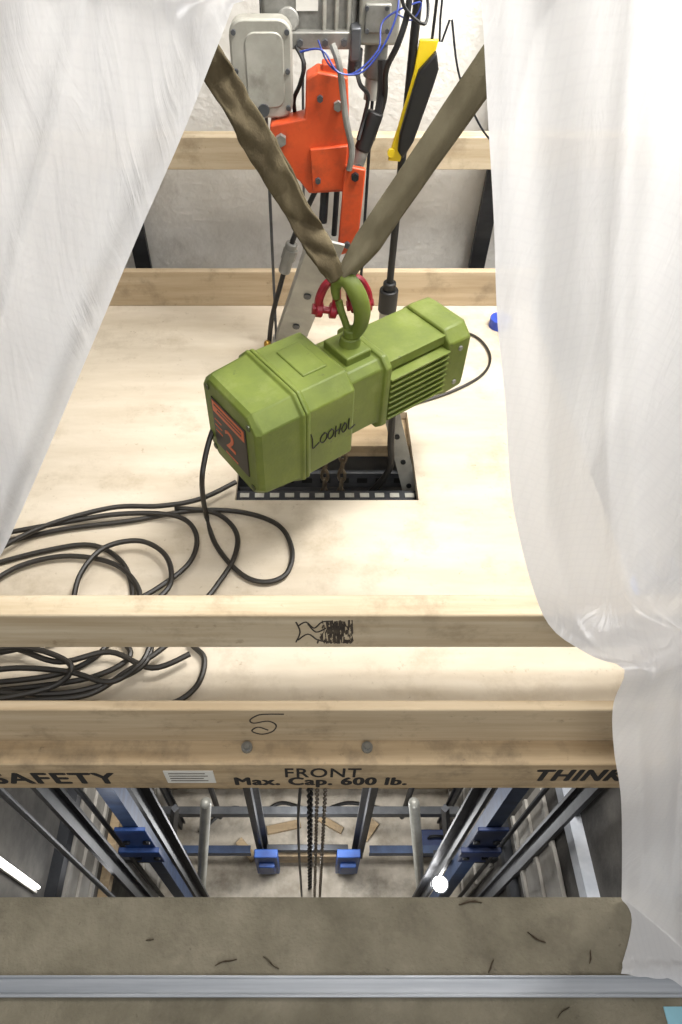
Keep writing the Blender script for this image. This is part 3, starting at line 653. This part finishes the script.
# blue guides in the pit joined by a plank
p0 = at(268,848,1.30); p1 = at(347,848,1.30)
bf = thing('buffer_beam', 'timber plank with two blue end blocks at the bottom of the shaft', 'beam', ((p0.x+p1.x)/2,1.35,ZP))
zb = p0.z
MB().bb(p0.x,p1.x,1.24,1.29,zb-.16,zb+.02).build('plank', M['lumber3'], bf, bevel=.003)
MB().bb(p0.x,p1.x,1.245,1.285,zb+.10,zb+.16).build('tie_rod', M['steel'], bf, bevel=.003)
for p in (p0,p1):
    MB().bb(p.x-.080,p.x+.080,1.18,1.235,zb-.22,zb+.24).build('block', M['blueg'], bf, bevel=.006)
    MB().bb(p.x-.055,p.x+.055,1.15,1.18,zb-.10,zb+.10).build('block_boss', M['blueg'], bf, bevel=.006)
    MB().bb(p.x-.03,p.x+.03,1.21,1.235,ZP,zb-.22).build('leg', M['steel'], bf)
# dark hanging chains
m = MB(); chain(m, .0, 1.10, .10, ZP+.02, .045, .008, .016)
tag(m.build('slack_chain', M['chaind']), 'slack dark chain hanging in the shaft centre', 'chain')
# clamp lamp on right guide rail
q = at(440,884,.78); lx = at(454,840,.85).x
wk = thing('work_lamp', 'small bright lamp clamped to the right guide rail in the shaft', 'lamp', (q.x,q.y,q.z-.06))
lm = Vector((-.1,-.35,1)).normalized()
MB().bb(lx-.03,lx+.03,.785,.804,q.z-.08,q.z-.02).build('clamp', M['steel'], wk)
MB().cyl(q-lm*.06,q-lm*.004,.03,20,.045).build('housing', M['steelg'], wk)
MB().cyl(q-lm*.003,q+lm*.003,.036,20).build('lens', M['lamp'], wk)
q = at(18,873,.6)
ft = thing('tube_lamp', 'glowing white tube lamp on the shaft left wall', 'lamp', (-1.07,.6,q.z-.35))
MB().cyl((-1.075,.6,q.z-.24),(-1.075,.6,q.z+.27),.006,12).build('tube', M['tube'], ft)
MB().bb(-1.1,-1.088,.585,.615,q.z-.27,q.z+.30).build('batten', M['white'], ft)
bx_ = thing('toolbox', 'dark blue box on the shaft floor at the lower right', 'box', (.90,1.36,ZP))
MB().bb(.80,1.02,1.31,1.43,ZP,ZP+.22).build('body', M['dkblue'], bx_, bevel=.01)
MB().bb(.79,1.03,1.305,1.435,ZP+.22,ZP+.28).build('lid', M['dkblue'], bx_, bevel=.01)
MB().tube(smooth([(.86,1.37,ZP+.28),(.87,1.37,ZP+.34),(.95,1.37,ZP+.34),(.96,1.37,ZP+.28)],5),.01,8).build('handle', M['steel'], bx_)
# debris on the landing
for i, (px,py,l,w,ang,lab) in enumerate(((226,962,.04,.010,.3,'curled dark wood chip left of the longer sliver on the landing'),(271,963,.035,.010,-.5,'dark sliver of wood right beside the curled chip on the landing'),(536,938,.035,.012,-.5,'short brown flake lying near the right plastic sheet'),
     (590,957,.022,.008,1.2,'tiny dark flake beside the hem of the right plastic sheet'),(491,966,.024,.012,.9,'brown flake touching the middle of the metal threshold'),(470,903,.045,.014,.05,'flat brown flake on the far edge of the landing'),(563,1012,.03,.006,.6,'thin dark sliver in front of the metal threshold'),(150,940,.015,.008,.2,'small crumb alone on the left half of the landing'))):
    p = at(px,py,Z=0); rm = Matrix.Rotation(ang,3,'Z')
    pts = [p+rm@Vector((l*(t-.5), .05*l*math.sin(t*5+i), .002)) for t in [k/6 for k in range(7)]]
    tag(MB().tube(pts,[w*.5*(.25+abs(math.sin(math.pi*(.1+.8*k/6)))*(.7+.3*math.sin(k*2.3+i))) for k in range(7)],6,flat=(1,.25)).build('wood_chip', M['chip']), lab, 'wood chip', 'debris on the landing')
p = at(672,1015,Z=0)
tag(MB().bb(p.x-.012,p.x+.06,p.y-.06,p.y+.012,0,.002).build('tape_strip', M['teal']), 'pale blue strip on the landing in front of the threshold at right', 'tape')
# ------------------------------------------------------------------ lights, world, camera
def area(name, loc, tgt, size, e, col):
    l = bpy.data.lights.new(name, 'AREA'); l.size = size; l.energy = e; l.color = col
    o = bpy.data.objects.new(name, l); C.objects.link(o); o.location = loc
    o.rotation_euler = (Vector(tgt)-Vector(loc)).to_track_quat('-Z','Y').to_euler(); return o
area('key', (.75,1.40,2.5), (.1,1.15,.4), .30, 32, (1,.97,.935))
area('second', (-.4,1.0,2.5), (-.1,1.5,.6), .6, 8, (1,.98,.95))
area('wall', (.6,.95,2.4), (.35,1.85,1.0), .4, 32, (1,.985,.96))
area('wall_side', (.95,1.40,1.6), (.40,1.75,.80), .2, 9, (1,.99,.97))
area('landing', (.1,-1.3,2.8), (0,.6,.9), 1.2, 38, (1,.985,.965))
area('shaft', (-.62,1.2,.1), (-.2,1.3,-4), .5, 34, (1,.97,.93))
area('shaft', (.62,1.2,.1), (.2,1.3,-4), .5, 34, (1,.97,.93))
for loc, e in (((-.85,.7,-1.6),2), ((.6,.75,-2.6),4), ((0,1.25,ZP+.9),22)):
    l = bpy.data.lights.new('pit','POINT'); l.energy = e; l.shadow_soft_size = .1
    o = bpy.data.objects.new('pit', l); C.objects.link(o); o.location = loc
w = bpy.data.worlds.new('W'); bpy.context.scene.world = w; w.use_nodes = True
w.node_tree.nodes['Background'].inputs['Color'].default_value = (.98,.99,1,1); w.node_tree.nodes['Background'].inputs['Strength'].default_value = .34
cam = bpy.data.cameras.new('cam'); co = bpy.data.objects.new('cam', cam); C.objects.link(co)
co.location = (0,0,CAMZ); co.rotation_euler = (R(90)-PITCH,0,0)
cam.sensor_fit = 'VERTICAL'; cam.sensor_height = 36; cam.lens = 36*FPX/1024; cam.shift_x = (341-PX)/1024; cam.clip_start = .02
bpy.context.scene.camera = co
try:
    bpy.context.scene.view_settings.view_transform = 'Standard'
except Exception: pass
